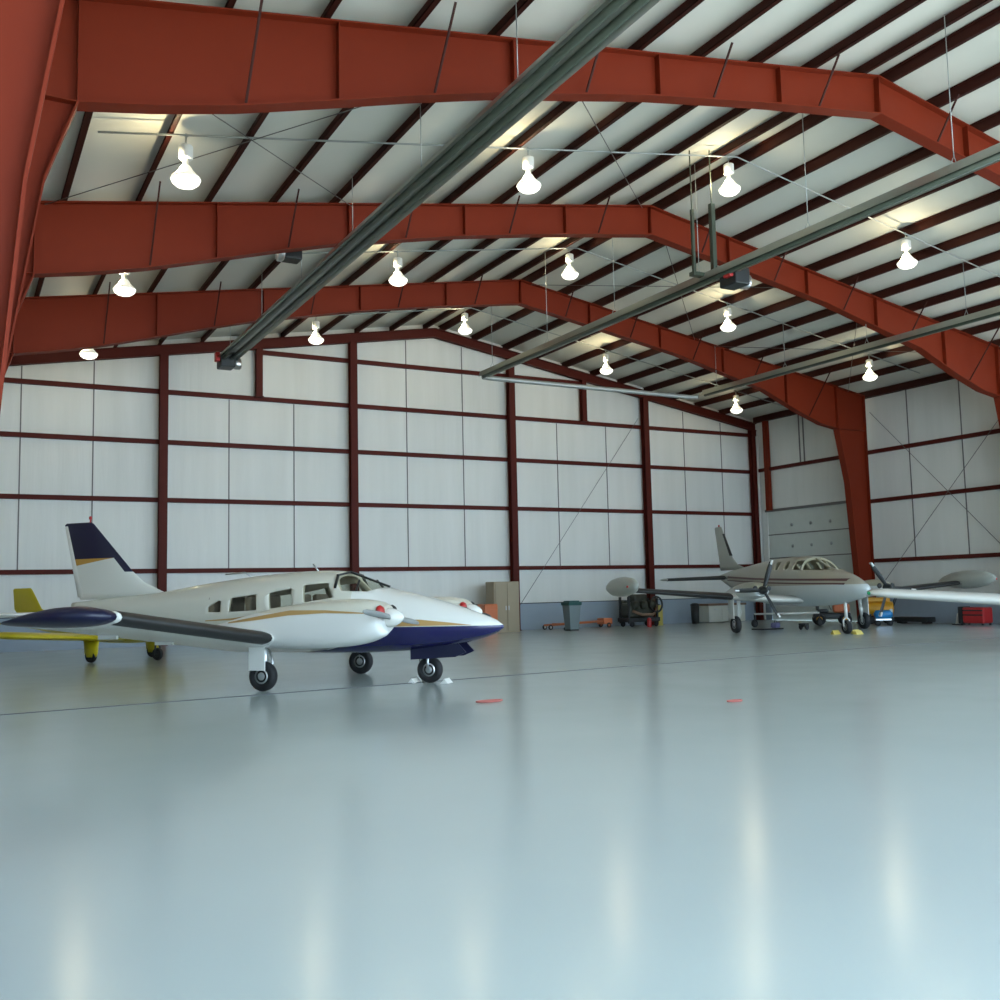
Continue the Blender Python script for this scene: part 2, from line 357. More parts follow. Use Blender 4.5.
# conduits and lamps
for y, lb in ((15.65, 'nearest thin grey conduit under the purlins carrying the big lamps'), (21.95, 'middle thin grey conduit under the purlins carrying the second row of lamps'), (28.2, 'farthest thin grey conduit under the purlins near the end wall')):
    tag(MB().tube([(1.8, y, rafter_top(1.8)-.02), (XC, y, rafter_top(XC)-.02), (28.2, y, rafter_top(28.2)-.02)], .017, 6).build('lighting_conduit', GALV), lb, 'conduit', 'lighting conduits')
def make_lamp():
    root = empty('high_bay_lamp', (0, 0, 0))
    MB().tube([(0, 0, 0), (0, 0, -.16)], .012, 6).tube([(0, 0, -.0), (.04, 0, .02), (0, 0, .06), (-.04, 0, .02), (0, 0, 0)], .008, 6).build('hook', GALV, root)
    MB().lathe([(0, -.12), (.07, -.13), (.105, -.15), (.11, -.17), (.11, -.34), (.10, -.36), (0, -.36)], 20).build('ballast_housing', CEMT, root)
    MB().lathe([(0, -.36), (.045, -.36), (.045, -.46), (.06, -.47), (0, -.47)], 16).build('neck', CEMT, root)
    mb = MB(); n = 28; prof = [(.06, -.47), (.085, -.50), (.12, -.56), (.17, -.62), (.225, -.67), (.235, -.70), (.225, -.70), (.165, -.63), (.115, -.57), (.08, -.51), (.05, -.475)]
    vs = []; fs = []
    for r, z in prof:
        for k in range(n): a = 2*PI*k/n; rr = r*(1+.012*(k % 2)); vs.append((rr*math.cos(a), rr*math.sin(a), z))
    for i in range(len(prof)-1):
        for k in range(n): fs.append((i*n+k, i*n+(k+1) % n, (i+1)*n+(k+1) % n, (i+1)*n+k))
    mb.add(vs, fs, None, True); mb.build('reflector', GREF, root, fix=False)
    MB().lathe([(0, -.70), (.22, -.69), (.225, -.70), (.21, -.75), (.15, -.80), (.06, -.83), (0, -.835)], 24).build('lens', GLOW, root)
    return root
lampm = None
spots = []
for y in (15.65, 21.95, 28.2):
    for x in (3.1, 9.4, 14.4, 19.9, 25.8): spots.append((x, y))
rown = {15.65: 'nearest row', 21.95: 'middle row', 28.2: 'row by the end wall'}
coln = {3.1: 'leftmost', 9.4: 'second from the left', 14.4: 'under the ridge', 19.9: 'second from the right', 25.8: 'rightmost'}
for x, y in spots:
    if lampm is None: o = lampm = make_lamp()
    else: o = copy_tree(lampm)
    o.location = (x, y, rafter_top(x)-.05)
    tag(o, f'glowing white high bay lamp in the {rown[y]}, {coln[x]}', 'lamp', 'high bay lamps')
    pl = bpy.data.lights.new('lamp_light', 'POINT'); pl.energy = 30; pl.color = (1.0, .84, .52); pl.shadow_soft_size = .04
    po = bpy.data.objects.new('lamp_light', pl); COL.objects.link(po); po.location = (x-.13, y-.03, rafter_top(x)-.05-.47)

# radiant tube heaters
def heater(name, label, runs, cross=None, box=None):
    r = empty(name, (runs[0][0], runs[0][1], 7.8), 0, label, 'heater', 'gas tube heaters')
    ox, oy = runs[0][0], runs[0][1]
    for (x, y0, y1, pair) in runs:
        xs = (-.11, .11) if pair else (0,)
        mb = MB()
        for d in xs: mb.tube([(x+d-ox, y0-oy, 0), (x+d-ox, y1-oy, 0)], .055, 10)
        mb.build('burner_tube', TUBE, r)
        wv = .26 if pair else .15
        mb = MB()
        mb.add([(x-ox-wv, y0-oy, -.02), (x-ox-wv*.6, y0-oy, .13), (x-ox+wv*.6, y0-oy, .13), (x-ox+wv, y0-oy, -.02), (x-ox-wv, y1-oy, -.02), (x-ox-wv*.6, y1-oy, .13), (x-ox+wv*.6, y1-oy, .13), (x-ox+wv, y1-oy, -.02)],
               [(0, 1, 5, 4), (1, 2, 6, 5), (2, 3, 7, 6)])
        mb.add([(x-ox-wv-.01, y0-oy, -.02), (x-ox-wv*.6-.01, y0-oy, .145), (x-ox+wv*.6+.01, y0-oy, .145), (x-ox+wv+.01, y0-oy, -.02), (x-ox-wv-.01, y1-oy, -.02), (x-ox-wv*.6-.01, y1-oy, .145), (x-ox+wv*.6+.01, y1-oy, .145), (x-ox+wv+.01, y1-oy, -.02)],
               [(0, 4, 5, 1), (1, 5, 6, 2), (2, 6, 7, 3), (0, 1, 2, 3), (4, 7, 6, 5), (0, 3, 7, 4)][:3])
        mb.build('reflector_hood', REFL, r, fix=False)
        y = y1-.6
        while y > y0:
            h = deck(x)-7.8-.22
            mb = MB(); mb.tube([(x-ox-.12, y-oy, .08), (x-ox, y-oy, .3), (x-ox+.12, y-oy, .08)], .008, 5); mb.tube([(x-ox, y-oy, .3), (x-ox, y-oy, h)], .008, 5); y -= 3.1; mb.build('hanger_wire', GALV, r)
    if cross:
        (xa, xb, yc) = cross
        MB().tube([(xa-ox, yc-oy, 0), (xa-ox+.05, yc-oy+.12, 0), (xa-ox+.25, yc-oy+.16, 0), (xb-ox-.25, yc-oy+.16, 0), (xb-ox-.05, yc-oy+.12, 0), (xb-ox, yc-oy, 0)], .075, 10).build('return_pipe', GALV, r)
    for (bx, by) in box or []:
        b = MB().bbox(bx-ox-.2, bx-ox+.2, by-oy-.3, by-oy+.2, -.24, .12, .03).build('burner_box', BLK, r)
        MB().lathe([(0, 0), (.14, 0), (.16, .04), (.16, .16), (.10, .2), (0, .2)], 16, None, Matrix.Translation((bx-ox+.22, by-oy, -.08)) @ Matrix.Rotation(PI/2, 4, 'Y')).build('blower', ALU, b)
        MB().bbox(bx-ox-.32, bx-ox-.2, by-oy-.25, by-oy-.05, -.1, .15, .02).build('gas_valve', REDP, b)
    return r
heater('tube_heater', 'long dark twin tube heater slanting across the left roof above the parked plane', [(6.42, .9, 27.0, True)], None, [(6.42, 26.9)])
heater('tube_heater', 'U-shaped pale tube heater under the right roof slope with a cross pipe at its end', [(13.85, 8.0, 26.0, False), (22.05, 2.5, 25.6, False)], (13.85, 22.05, 25.95), [(14.15, 15.4)])
tag(MB().box(13.5, 13.56, 15.85, 15.91, 7.9, 9.3).box(14.0, 14.1, 15.8, 15.9, 7.9, 9.5).box(13.52, 13.54, 15.87, 15.89, 9.3, 10.6).box(14.04, 14.06, 15.84, 15.86, 9.5, 10.7).box(13.45, 14.2, 15.8, 15.95, 7.86, 7.94).build('heater_support', TUBE), 'dark green hanger bars holding the burner of the right tube heater', 'bracket')
# small vent fan by the left heater
r = empty('unit_fan', (5.0, 15.0, 8.0), 0, 'small dark and silver fan unit beside the left tube heater', 'fan')
r.location = (6.0, 19.6, 8.25)
MB().bbox(-.2, .2, -.18, .18, 0, .26, .03).build('housing', BLK, r); MB().lathe([(0, 0), (.16, 0), (.19, .03), (.19, .12), (0, .14)], 18, None, Matrix.Translation((-.18, -.1, .12)) @ Matrix.Rotation(-PI/2, 4, 'Y')).build('fan_shroud', ALU, r)
MB().tube([(0, 0, .24), (0, 0, deck(6)-8.25-.1)], .015, 6).build('hanger', GALV, r)

# floor marks
tag(MB().beam((XL+.05, 13.6, .002), (XR-.05, 16.1, .002), .07, .012).build('trim_2', JOINT), 'thin dark joint line crossing the whole floor', None, None, 'structure')
def ring_rope(name, cx, cy, lx, ly, lb):
    pts = [(cx+lx*math.cos(a)*(1+.12*math.sin(3*a)), cy+ly*math.sin(a), .012) for a in [2*PI*i/24 for i in range(25)]]
    tag(MB().tube(pts, .011, 6).build(name, ROPE), lb, 'rope', 'red ropes on the floor')
ring_rope('tiedown_rope', 5.87, 11.02, .17, .08, 'small loop of faded red rope on the floor below the dark blue nose')
ring_rope('tiedown_rope', 8.12, 9.12, .1, .05, 'tiny red rope scrap on bare floor at right centre')

# ------------------------------------------------------------ aircraft helpers
def interp(tab, u):
    tab = sorted(tab)
    if u <= tab[0][0]: return tab[0][1:]
    for a, b in zip(tab[:-1], tab[1:]):
        if a[0] <= u <= b[0]:
            t = (u-a[0])/(b[0]-a[0]); return tuple(p+(q-p)*t for p, q in zip(a[1:], b[1:]))
    return tab[-1][1:]
def smooth_tab(tab, n=70):                                          # Catmull-Rom resample of the station table
    tab = sorted(tab); out = []
    for i in range(n+1):
        u = tab[0][0]+(tab[-1][0]-tab[0][0])*i/n
        k = max(j for j in range(len(tab)-1) if tab[j][0] <= u+1e-9); a = tab[k]; b = tab[k+1]; t = (u-a[0])/(b[0]-a[0])
        p0 = tab[max(k-1, 0)]; p3 = tab[min(k+2, len(tab)-1)]; row = [u]
        for c in range(1, len(a)):
            m0 = (b[c]-p0[c])/max(b[0]-p0[0], 1e-6)*(b[0]-a[0]); m1 = (p3[c]-a[c])/max(p3[0]-a[0], 1e-6)*(b[0]-a[0])
            row.append((2*t**3-3*t**2+1)*a[c]+(t**3-2*t**2+t)*m0+(-2*t**3+3*t**2)*b[c]+(t**3-t**2)*m1)
        out.append(tuple(row))
    return out
class Fus:
    def __init__(s, tab): s.t = smooth_tab(tab)
    def sec(s, u): return interp(s.t, u)                            # zb, zt, hw, n
    def pt(s, u, th, k=1.0, off=0):
        zb, zt, hw, n = s.sec(u); zc = (zb+zt)/2; hz = (zt-zb)/2
        c, q = math.cos(th), math.sin(th)
        y = (hw*k+off)*math.copysign(abs(c)**(2/n), c); z = zc+(hz*k+off)*math.copysign(abs(q)**(2/n), q)
        return (u, y, z)
    def rings(s, us, n=40, k=1.0): return [[s.pt(u, 2*PI*i/n, k) for i in range(n)] for u in us]
    def y_at(s, u, z, off=0):
        zb, zt, hw, n = s.sec(u); zc = (zb+zt)/2; hz = (zt-zb)/2+off
        q = min(1, abs((z-zc)/hz)); return (hw+off)*max(0, 1-q**n)**(1/n)
    def patch(s, poly_top, poly_bot, side, m, name, parent, off=.006, nz=5, nu=10):
        """poly_top/bot: lists of (u,z) with the same length; grid projected on the skin; side +1 = body left (+y)"""
        def lerp(pl, t):
            d = t*(len(pl)-1); i = min(int(d), len(pl)-2); f = d-i; return (pl[i][0]+(pl[i+1][0]-pl[i][0])*f, pl[i][1]+(pl[i+1][1]-pl[i][1])*f)
        vs = []; fs = []
        for i in range(nu+1):
            a = lerp(poly_bot, i/nu); b = lerp(poly_top, i/nu)
            for j in range(nz+1):
                u = a[0]+(b[0]-a[0])*j/nz; z = a[1]+(b[1]-a[1])*j/nz; vs.append((u, side*s.y_at(u, z, off), z))
        for i in range(nu):
            for j in range(nz): q = i*(nz+1)+j; fs.append((q, q+1, q+nz+2, q+nz+1))
        o = MB().add(vs, fs, None, True).build(name, m, parent, fix=False); return o
def airfoil(c, t, n=14, camber=.02):
    up = []; lo = []
    for i in range(n+1):
        x = (1-math.cos(PI*i/n))/2; yt = 5*t*(.2969*math.sqrt(x)-.126*x-.3516*x*x+.2843*x**3-.1036*x**4); yc = camber*4*x*(1-x)
        up.append((x, yc+yt)); lo.append((x, yc-yt))
    return [(-x*c, z*c) for x, z in up]+[(-x*c, z*c) for x, z in lo[-2:0:-1]]
def wing_ring(le, c, t, y, camber=.02, vertical=False, inc=0):
    return [((le[0]+a, y, le[1]+b+a*inc) if not vertical else (le[0]+a, b, le[1])) for a, b in airfoil(c, t, camber=camber)]
def wing(stations, m, name, parent, camber=.02, vertical=False, inc=0):
    """stations: (y or None, leU, leZ, chord, thick)"""
    return MB().loft([wing_ring((s_[1], s_[2]), s_[3], s_[4], s_[0], camber, vertical, inc) for s_ in stations], None).build(name, m, parent)
def boot(stations, frac, m, name, parent, off=.006, camber=.02, vertical=False, inc=0):
    rings = []
    for y, u, z, c, t in stations:
        af = airfoil(c, t, camber=camber); n = len(af); k = max(2, int(frac*14))
        pts = [af[i % n] for i in range(-k, k+1)]
        rr = []
        for i, (a, b) in enumerate(pts):
            a2 = a+off*(1-abs(i-k)/k)*1.5; b2 = b+(off if i > k else (-off if i < k else 0))
            rr.append((u+a2, y, z+b2+a*inc) if not vertical else (u+a2, b2, z))
        rings.append(rr)
    return MB().loft(rings, None, cap=False, closed=False).build(name, m, parent, fix=False)
def wheel(parent, loc, r, w_, hubm=ALU, name='wheel', wt=None):
    M = Matrix.Translation(loc) @ Matrix.Rotation(PI/2, 4, 'X')
    rr = r-.45*w_
    prof = [(r*.5, -w_*.36), (r*.62, -w_*.48), (r*.85, -w_*.5), (r*.95, -w_*.38), (r, -w_*.16), (r, w_*.16), (r*.95, w_*.38), (r*.85, w_*.5), (r*.62, w_*.48), (r*.5, w_*.36)]
    t = MB().lathe(prof, 28, None, M).build('tyre', RUB, parent)
    MB().lathe([(0, -w_*.42), (r*.2, -w_*.44), (r*.3, -w_*.32), (r*.5, -w_*.40), (r*.52, -w_*.3), (r*.52, w_*.3), (r*.5, w_*.40), (r*.3, w_*.32), (r*.2, w_*.44), (0, w_*.42)], 20, None, M).build('wheel_hub', hubm, t)
    return t
def blade(mb, hub, ang, L, w_=.15, tip=None, m=None):
    """blade in the plane x=const, ang measured from +z towards +y"""
    d = Vector((0, math.sin(ang), math.cos(ang))); sd_ = Vector((0, math.cos(ang), -math.sin(ang))); fx = Vector((1, 0, 0)); rings = []
    for t, wd, th, tw in ((.08, .5, .05, 1.0), (.2, .8, .035, .8), (.45, 1.0, .022, .5), (.75, .95, .015, .35), (.92, .75, .01, .28), (1.0, .35, .006, .25)):
        c = Vector(hub)+d*L*t; a = sd_*math.cos(tw)+fx*math.sin(tw); b = -sd_*math.sin(tw)+fx*math.cos(tw)
        rings.append([tuple(c+a*wd*w_/2*math.cos(q)+b*th*math.sin(q)) for q in [2*PI*k/10 for k in range(10)]])
    mb.loft(rings, m)
def boolean_cut(o, cutters):
    for c in cutters:
        md = o.modifiers.new('cut', 'BOOLEAN'); md.operation = 'DIFFERENCE'; md.solver = 'EXACT'; md.object = c
        try: md.material_mode = 'TRANSFER'
        except Exception: pass
    bpy.context.view_layer.update()
    ev = o.evaluated_get(bpy.context.evaluated_depsgraph_get()); me = bpy.data.meshes.new_from_object(ev)
    o.modifiers.clear(); o.data = me
    for c in cutters: bpy.data.objects.remove(c)

# ------------------------------------------------------------ navy and white twin
def paint_navy():
    m = bpy.data.materials.new('white_over_navy_paint'); m.use_nodes = True; T = NT(m); b = T.n['Principled BSDF']
    co, x, y, z = T.xyz()
    mr = T.n.new('ShaderNodeMapRange'); mr.interpolation_type = 'SMOOTHSTEP'; T.l.new(x, mr.inputs[0])
    for i, v in ((1, .35), (2, 1.5), (3, .52), (4, .862)): mr.inputs[i].default_value = v
    mk = T.math('LESS_THAN', z, mr.outputs[0])
    mk = T.math('MULTIPLY', mk, T.math('GREATER_THAN', x, -2.4))
    up = T.mix(T.math('GREATER_THAN', x, .9), (.70, .68, .58), (.80, .79, .74))
    T.l.new(T.mix(mk, up, (.010, .010, .085)), b.inputs['Base Color'])
    b.inputs['Roughness'].default_value = .25; b.inputs['Coat Weight'].default_value = .4; b.inputs['Coat Roughness'].default_value = .06
    return m
def paint_fin():
    m = bpy.data.materials.new('fin_paint'); m.use_nodes = True; T = NT(m); b = T.n['Principled BSDF']
    co, x, y, z = T.xyz()
    top = T.math('GREATER_THAN', z, 2.09)
    le = T.math('ADD', T.math('MULTIPLY', T.math('SUBTRACT', z, 1.85), -.965), -3.72)
    strip = T.math('MULTIPLY', T.math('GREATER_THAN', x, le), T.math('GREATER_THAN', z, 1.84))
    nv = T.math('MAXIMUM', top, strip)
    glo = T.math('ADD', 2.09, T.math('MULTIPLY', T.math('ADD', x, 3.95), .14))
    gd = T.math('GREATER_THAN', z, glo)
    c = T.mix(gd, (.72, .71, .64), (.50, .27, .05)); T.l.new(T.mix(nv, c, (.008, .008, .035)), b.inputs['Base Color'])
    b.inputs['Roughness'].default_value = .3
    return m
SN = empty('twin_engine_plane', (5.13, 15.45, 0), -math.radians(48.4), 'white and navy twin-engine plane with gold stripes, parked nearest on the left', 'airplane')
PN = paint_navy()
ft = Fus([(-4.85, 1.20, 1.33, .05, 2), (-4.0, 1.02, 1.40, .17, 2.1), (-3.0, .80, 1.47, .30, 2.2), (-2.1, .62, 1.585, .43, 2.4), (-1.3, .51, 1.67, .53, 2.7), (-.6, .47, 1.725, .57, 2.9),
          (.2, .46, 1.75, .58, 3.0), (.6, .46, 1.715, .57, 2.9), (.95, .46, 1.60, .55, 2.7), (1.3, .47, 1.45, .52, 2.5), (1.7, .49, 1.36, .48, 2.4), (2.2, .54, 1.23, .40, 2.2), (2.7, .63, 1.07, .28, 2.1), (3.0, .72, .96, .15, 2), (3.13, .79, .89, .06, 2), (3.16, .82, .86, .015, 2)])
us = [r_[0] for r_ in ft.t]
fus = MB().loft(ft.rings(us, 48)).build('fuselage', PN, SN)
fus.parent = None
cuts = []
cuts.append(MB().loft([[ft.pt(u, 2*PI*i/32, .93) for i in range(32)] for u in [-1.95, -1.6, -1.2, -.6, 0, .4, .8, 1.1, 1.3]]).build('c', INT))
WN = [[(-1.70, 1.13), (-1.44, 1.13), (-1.44, 1.31), (-1.50, 1.31), (-1.70, 1.21)], [(-1.27, 1.13), (-.74, 1.15), (-.76, 1.395), (-1.25, 1.345)],
      [(-.50, 1.17), (-.09, 1.215), (-.12, 1.475), (-.53, 1.41)], [(.11, 1.255), (.61, 1.32), (.50, 1.545), (.08, 1.52)]]
def rnd(poly, r_=.05):
    out = []
    n = len(poly)
    for i in range(n):
        p = Vector(poly[i]); a = Vector(poly[i-1]); b = Vector(poly[(i+1) % n]); da = (a-p).normalized()*r_; db = (b-p).normalized()*r_
        out += [tuple(p+da), tuple(p+da*.3+db*.3), tuple(p+db)]
    return out
for p_ in WN: cuts.append(MB().poly(rnd(p_, .02), 1, -1, 1).build('c', INT))
ws = [(.73, 1.42), (1.12, 1.40), (1.30, 1.47), (1.2, 1.9), (.62, 1.9), (.60, 1.60)]
cuts.append(MB().poly(ws, 1, -1, 1).build('c', INT))
boolean_cut(fus, cuts)
fus.parent = SN
for sd_ in (-1, 1):
    for k, p_ in enumerate(WN):
        if len(p_) == 5: top, bot = [p_[4], p_[3], p_[2]], [p_[0], ((p_[0][0]+p_[1][0])/2+.05, 1.13), p_[1]]
        else: top, bot = [p_[3], p_[2]], [p_[0], p_[1]]
        ft.patch(top, bot, sd_, GLS, 'cabin_window', SN, off=-.004)
# windscreen glass following the roof skin
def ws_low(u): return interp([(.60, 1.60), (.73, 1.42), (1.12, 1.40), (1.30, 1.47)], u)[0]
vs = []; fs = []; nU, nT = 14, 24
for i in range(nU+1):
    u = .61+(1.30-.61)*i/nU; zb, zt, hw, n_ = ft.sec(u); zc = (zb+zt)/2; hz = (zt-zb)/2; q = max(0, min(1, (ws_low(u)-zc)/hz)); th0 = math.asin(min(1, q**(n_/2)))
    for j in range(nT+1): vs.append(ft.pt(u, th0+(PI-2*th0)*j/nT, 1, -.003))
for i in range(nU):
    for j in range(nT): a = i*(nT+1)+j; fs.append((a, a+1, a+nT+2, a+nT+1))
MB().add(vs, fs, None, True).build('windscreen', GLS, SN, fix=False)
mb = MB()
for y in (0,): mb.beam((.62, y, 1.715), (1.30, y, 1.47), .045, .03)
for sg in (-1, 1): mb.beam((.64, sg*.545, 1.47), (.62, sg*.40, 1.66), .035, .03); mb.beam((.62, sg*.42, 1.66), (.62, 0, 1.715), .035, .03); mb.beam((.98, sg*.50, 1.42), (.93, sg*.30, 1.58), .03, .02)
mb.build('windscreen_frame', BLK, SN)
for sd_ in (-1, 1):
    for u0 in (.15, -.75, -1.45):
        MB().bbox(u0-.22, u0+.22, sd_*.27-.2, sd_*.27+.2, .72, .86, .04).bbox(u0-.28, u0-.17, sd_*.27-.19, sd_*.27+.19, .8, 1.38, .04).build('cabin_seat', LEA, SN)
MB().bbox(.88, 1.12, -.45, .45, 1.0, 1.36, .04).build('instrument_panel', BLK, SN)
# gold stripes
for sd_ in (-1, 1):
    bot = [(-1.75, .985), (-1.2, 1.0), (-.6, 1.02), (0, 1.035), (.6, 1.07), (1.2, 1.10), (1.5, 1.105)]
    top = [(-1.75, 1.0), (-1.2, 1.03), (-.6, 1.10), (-.1, 1.15), (.5, 1.13), (1.2, 1.125), (1.5, 1.12)]
    ft.patch(top, bot, sd_, GOLD, 'gold_stripe', SN, off=.004, nu=24)
    ft.patch([(1.25, .885), (1.6, .975), (2.0, .965), (2.4, .92), (2.75, .875)], [(1.25, .872)]*0+[(1.2, .872), (1.6, .872), (2.0, .872), (2.4, .872), (2.75, .872)], sd_, GOLD, 'gold_flash', SN, off=.004, nu=24)
# wings
def paint_two(name, hi, lo, z0):
    m = bpy.data.materials.new(name); m.use_nodes = True; T = NT(m); b = T.n['Principled BSDF']
    co, x, y, z = T.xyz(); T.l.new(T.mix(T.math('GREATER_THAN', z, z0), lo, hi), b.inputs['Base Color'])
    b.inputs['Roughness'].default_value = .28; b.inputs['Coat Weight'].default_value = .3
    return m
NACM = None
TM = lambda s_, L: [((y*s_), u, z, c, t) for y, u, z, c, t in L]
for s_ in (-1, 1):
    L = [(.35, .60, .62, 1.85, .13), (1.1, .52, .69, 1.65, .14), (1.75, .36, .765, 1.47, .15), (4.6, .36, 1.12, 1.42, .14), (4.99, .34, 1.165, 1.38, .14)]
    wing(TM(s_, L), WHT, 'wing', SN, inc=.07)
    wing(TM(s_, [(4.985, .36, 1.165, 1.40, .15), (5.12, .32, 1.175, 1.36, .175), (5.26, .22, 1.185, 1.22, .17), (5.35, .08, 1.19, 1.02, .14), (5.39, -.1, 1.19, .76, .06)]), NAVY, 'wing_tip', SN, inc=.07)
    boot(TM(s_, [(1.85, .36, .775, 1.47, .15), (4.90, .355, 1.155, 1.40, .14)]), .28, BOOT, 'deice_boot', SN, inc=.07)
    boot(TM(s_, [(4.91, .36, 1.157, 1.40, .14), (4.98, .355, 1.164, 1.39, .14)]), .16, CEMT, 'landing_light', SN, inc=.07)
    # navy registration-size flap hinge fairings
    for y in (2.6, 3.7): MB().bbox(-1.02, -.72, s_*y-.02, s_*y+.02, .62+.12*(y-1.75), .72+.12*(y-1.75), .01).build('flap_hinge', WHT, SN)
    # nacelle
    yc = s_*1.53
    NACM = NACM or paint_two('nacelle_cream_white', (.70, .67, .56), (.80, .80, .76), 1.12)
    nt = [(-1.15, .80, .86, .03, 2), (-.6, .70, 1.0, .16, 2.2), (0, .64, 1.14, .25, 2.4), (.6, .61, 1.24, .30, 2.6), (1.2, .62, 1.29, .33, 2.8), (1.65, .67, 1.29, .33, 2.8), (1.92, .76, 1.25, .28, 2.5), (2.02, .84, 1.20, .21, 2.2)]
    nf = Fus(nt)
    nac = MB().loft([[(p[0], p[1]+yc, p[2]) for p in r_] for r_ in nf.rings([q[0] for q in nf.t][::2]+[2.02], 32)]).build('engine_nacelle', NACM, SN)
    stp = nf.patch([(-.5, 1.0), (0, 1.07), (.6, 1.155), (1.2, 1.15), (1.9, 1.10)], [(-.5, .98), (0, 1.02), (.6, 1.085), (1.2, 1.11), (1.9, 1.09)], s_, GOLD, 'gold_stripe', nac, off=.004, nu=20)
    stp.location = (0, yc, 0)
    MX = Matrix.Translation((2.02, yc, 1.03)) @ Matrix.Rotation(PI/2, 4, 'Y')
    MB().lathe([(.13, -.02), (.135, .03), (.115, .11), (.075, .18), (.03, .22), (0, .23)], 24, None, MX).build('spinner', WHT, SN)
    for q, mm, nm in ((-1, REDP, 'intake_plug'), (1, BLK, 'air_intake')):
        MB().lathe([(0, 0), (.085, 0), (.095, .03), (.07, .07), (0, .075)], 18, None, Matrix.Translation((1.955, yc+q*.19, 1.11)) @ Matrix.Rotation(PI/2, 4, 'Y')).build(nm, mm, nac)
    mb = MB()
    for a in (PI/2+.12, -PI/2+.12): blade(mb, (2.08, yc, 1.03), a, .88, .09)
    mb.build('propeller', BLK if s_ > 0 else GRY, SN)
    # main gear
    st = MB().tube([(0, s_*1.5, .16), (0.0, s_*1.47, .45), (0, s_*1.45, .75)], [.028, .04, .05], 10).tube([(0, s_*1.5, .18), (.12, s_*1.45, .4), (.05, s_*1.44, .6)], .015, 6).build('main_gear_leg', ALU, SN)
    wheel(SN, (0, s_*1.51+s_*0, .215), .215, .15)
    MB().bbox(-.17, .10, s_*1.62-.012, s_*1.62+.012, .30, .74, .008).build('gear_door', WHT, SN)
# nose gear
wheel(SN, (1.96, 0, .20), .20, .14)
MB().tube([(1.96, .0, .48), (1.93, 0, .62)], .04, 10).tube([(1.96, .09, .20), (1.96, .09, .36), (1.96, .03, .42), (1.96, 0, .6)], .022, 8).tube([(1.96, -.09, .20), (1.96, -.09, .36), (1.96, -.03, .42), (1.96, 0, .6)], .022, 8).build('nose_gear_leg', ALU, SN)
for sg in (-1, 1):
    MB().poly([(1.72, .52), (1.72, .36), (2.45, .40), (2.62, .47), (2.5, .60)], 1, sg*.17-.012, sg*.17+.012).build('nose_gear_door', NAVY, SN)
# tail
F1 = [(None, -2.65, 1.38, 2.05, .03), (None, -2.98, 1.50, 1.75, .05), (None, -3.35, 1.66, 1.43, .08), (None, -3.58, 1.85, 1.24, .09), (None, -4.42, 2.70, .64, .08), (None, -4.47, 2.73, .55, .03)]
wing(F1, paint_fin(), 'tail_fin', SN, 0, True)
wing([(None, -4.62, 1.42, .13, .2), (None, -4.98, 2.68, .08, .2)], WHT, 'rudder_edge', SN, 0, True)
MB().tube([(-4.5, 0, 2.72), (-4.5, 0, 2.80)], .012, 6).lathe([(0, 0), (.025, 0), (.025, .05), (0, .06)], 8, None, Matrix.Translation((-4.5, 0, 2.78))).build('tail_beacon', REDP, SN)
for s_ in (-1, 1):
    wing([(s_*.05, -4.25, 1.16, .80, .09), (s_*1.75, -4.35, 1.16, .70, .09), (s_*1.82, -4.5, 1.16, .5, .04)], WHT, 'stabilator', SN, 0)
MB().tube([(.05, 0, 1.74), (-.05, 0, 1.86)], .012, 6).build('antenna', ALU, SN); MB().tube([(-1.2, 0, 1.68), (-1.32, 0, 1.76), (-1.7, 0, 1.74)], .012, 6).build('antenna', ALU, SN)
MB().tube([(1.7, .2, .5), (1.7, .2, .12)], .006, 5).build('ground_wire', BLK, SN)

# ------------------------------------------------------------ tip-tank twin at right
CS = empty('twin_engine_plane', (22.49, 22.21, 0), -math.radians(107.07), 'cream and white twin-engine plane with tip tanks and dark propellers, parked on the right', 'airplane')
cf = Fus([(-5.6, 1.62, 1.80, .06, 2), (-4.6, 1.32, 1.93, .22, 2.1), (-3.2, 1.0, 2.05, .42, 2.2), (-1.8, .80, 2.16, .60, 2.4), (-.4, .74, 2.22, .68, 2.5), (.6, .74, 2.23, .68, 2.5), (1.1, .75, 2.16, .67, 2.5), (1.6, .77, 1.95, .64, 2.4), (2.1, .80, 1.80, .58, 2.3), (2.7, .88, 1.66, .47, 2.2), (3.2, .98, 1.50, .32, 2.1), (3.5, 1.08, 1.38, .2, 2), (3.65, 1.17, 1.28, .08, 2), (3.68, 1.2, 1.24, .02, 2)])
cus = [r_[0] for r_ in cf.t]
cfu = MB().loft(cf.rings(cus, 40)).build('fuselage', paint_two('cream_over_white', (.40, .37, .29), (.60, .64, .63), 1.36), CS); cfu.parent = None
cuts = [MB().loft([[cf.pt(u, 2*PI*i/28, .94) for i in range(28)] for u in [-1.8, -1.2, -.5, .2, .8, 1.2, 1.6, 1.9]]).build('c', INT)]
CW = [[(.78, 1.82), (1.25, 1.82), (1.15, 2.07), (.80, 2.07)], [(.25, 1.84), (.52, 1.84), (.52, 2.06), (.25, 2.06)], [(-.35, 1.84), (-.08, 1.84), (-.08, 2.06), (-.35, 2.06)], [(-.95, 1.83), (-.68, 1.83), (-.68, 2.04), (-.95, 2.04)]]
for p_ in CW: cuts.append(MB().poly(rnd(p_, .05), 1, -1, 1).build('c', INT))
cuts.append(MB().poly([(1.28, 1.80), (2.2, 1.76), (2.2, 2.4), (1.06, 2.4), (1.10, 2.16)], 1, -.60, -.03).build('c', INT)); cuts.append(MB().poly([(1.28, 1.80), (2.2, 1.76), (2.2, 2.4), (1.06, 2.4), (1.10, 2.16)], 1, .03, .60).build('c', INT))
boolean_cut(cfu, cuts); cfu.parent = CS
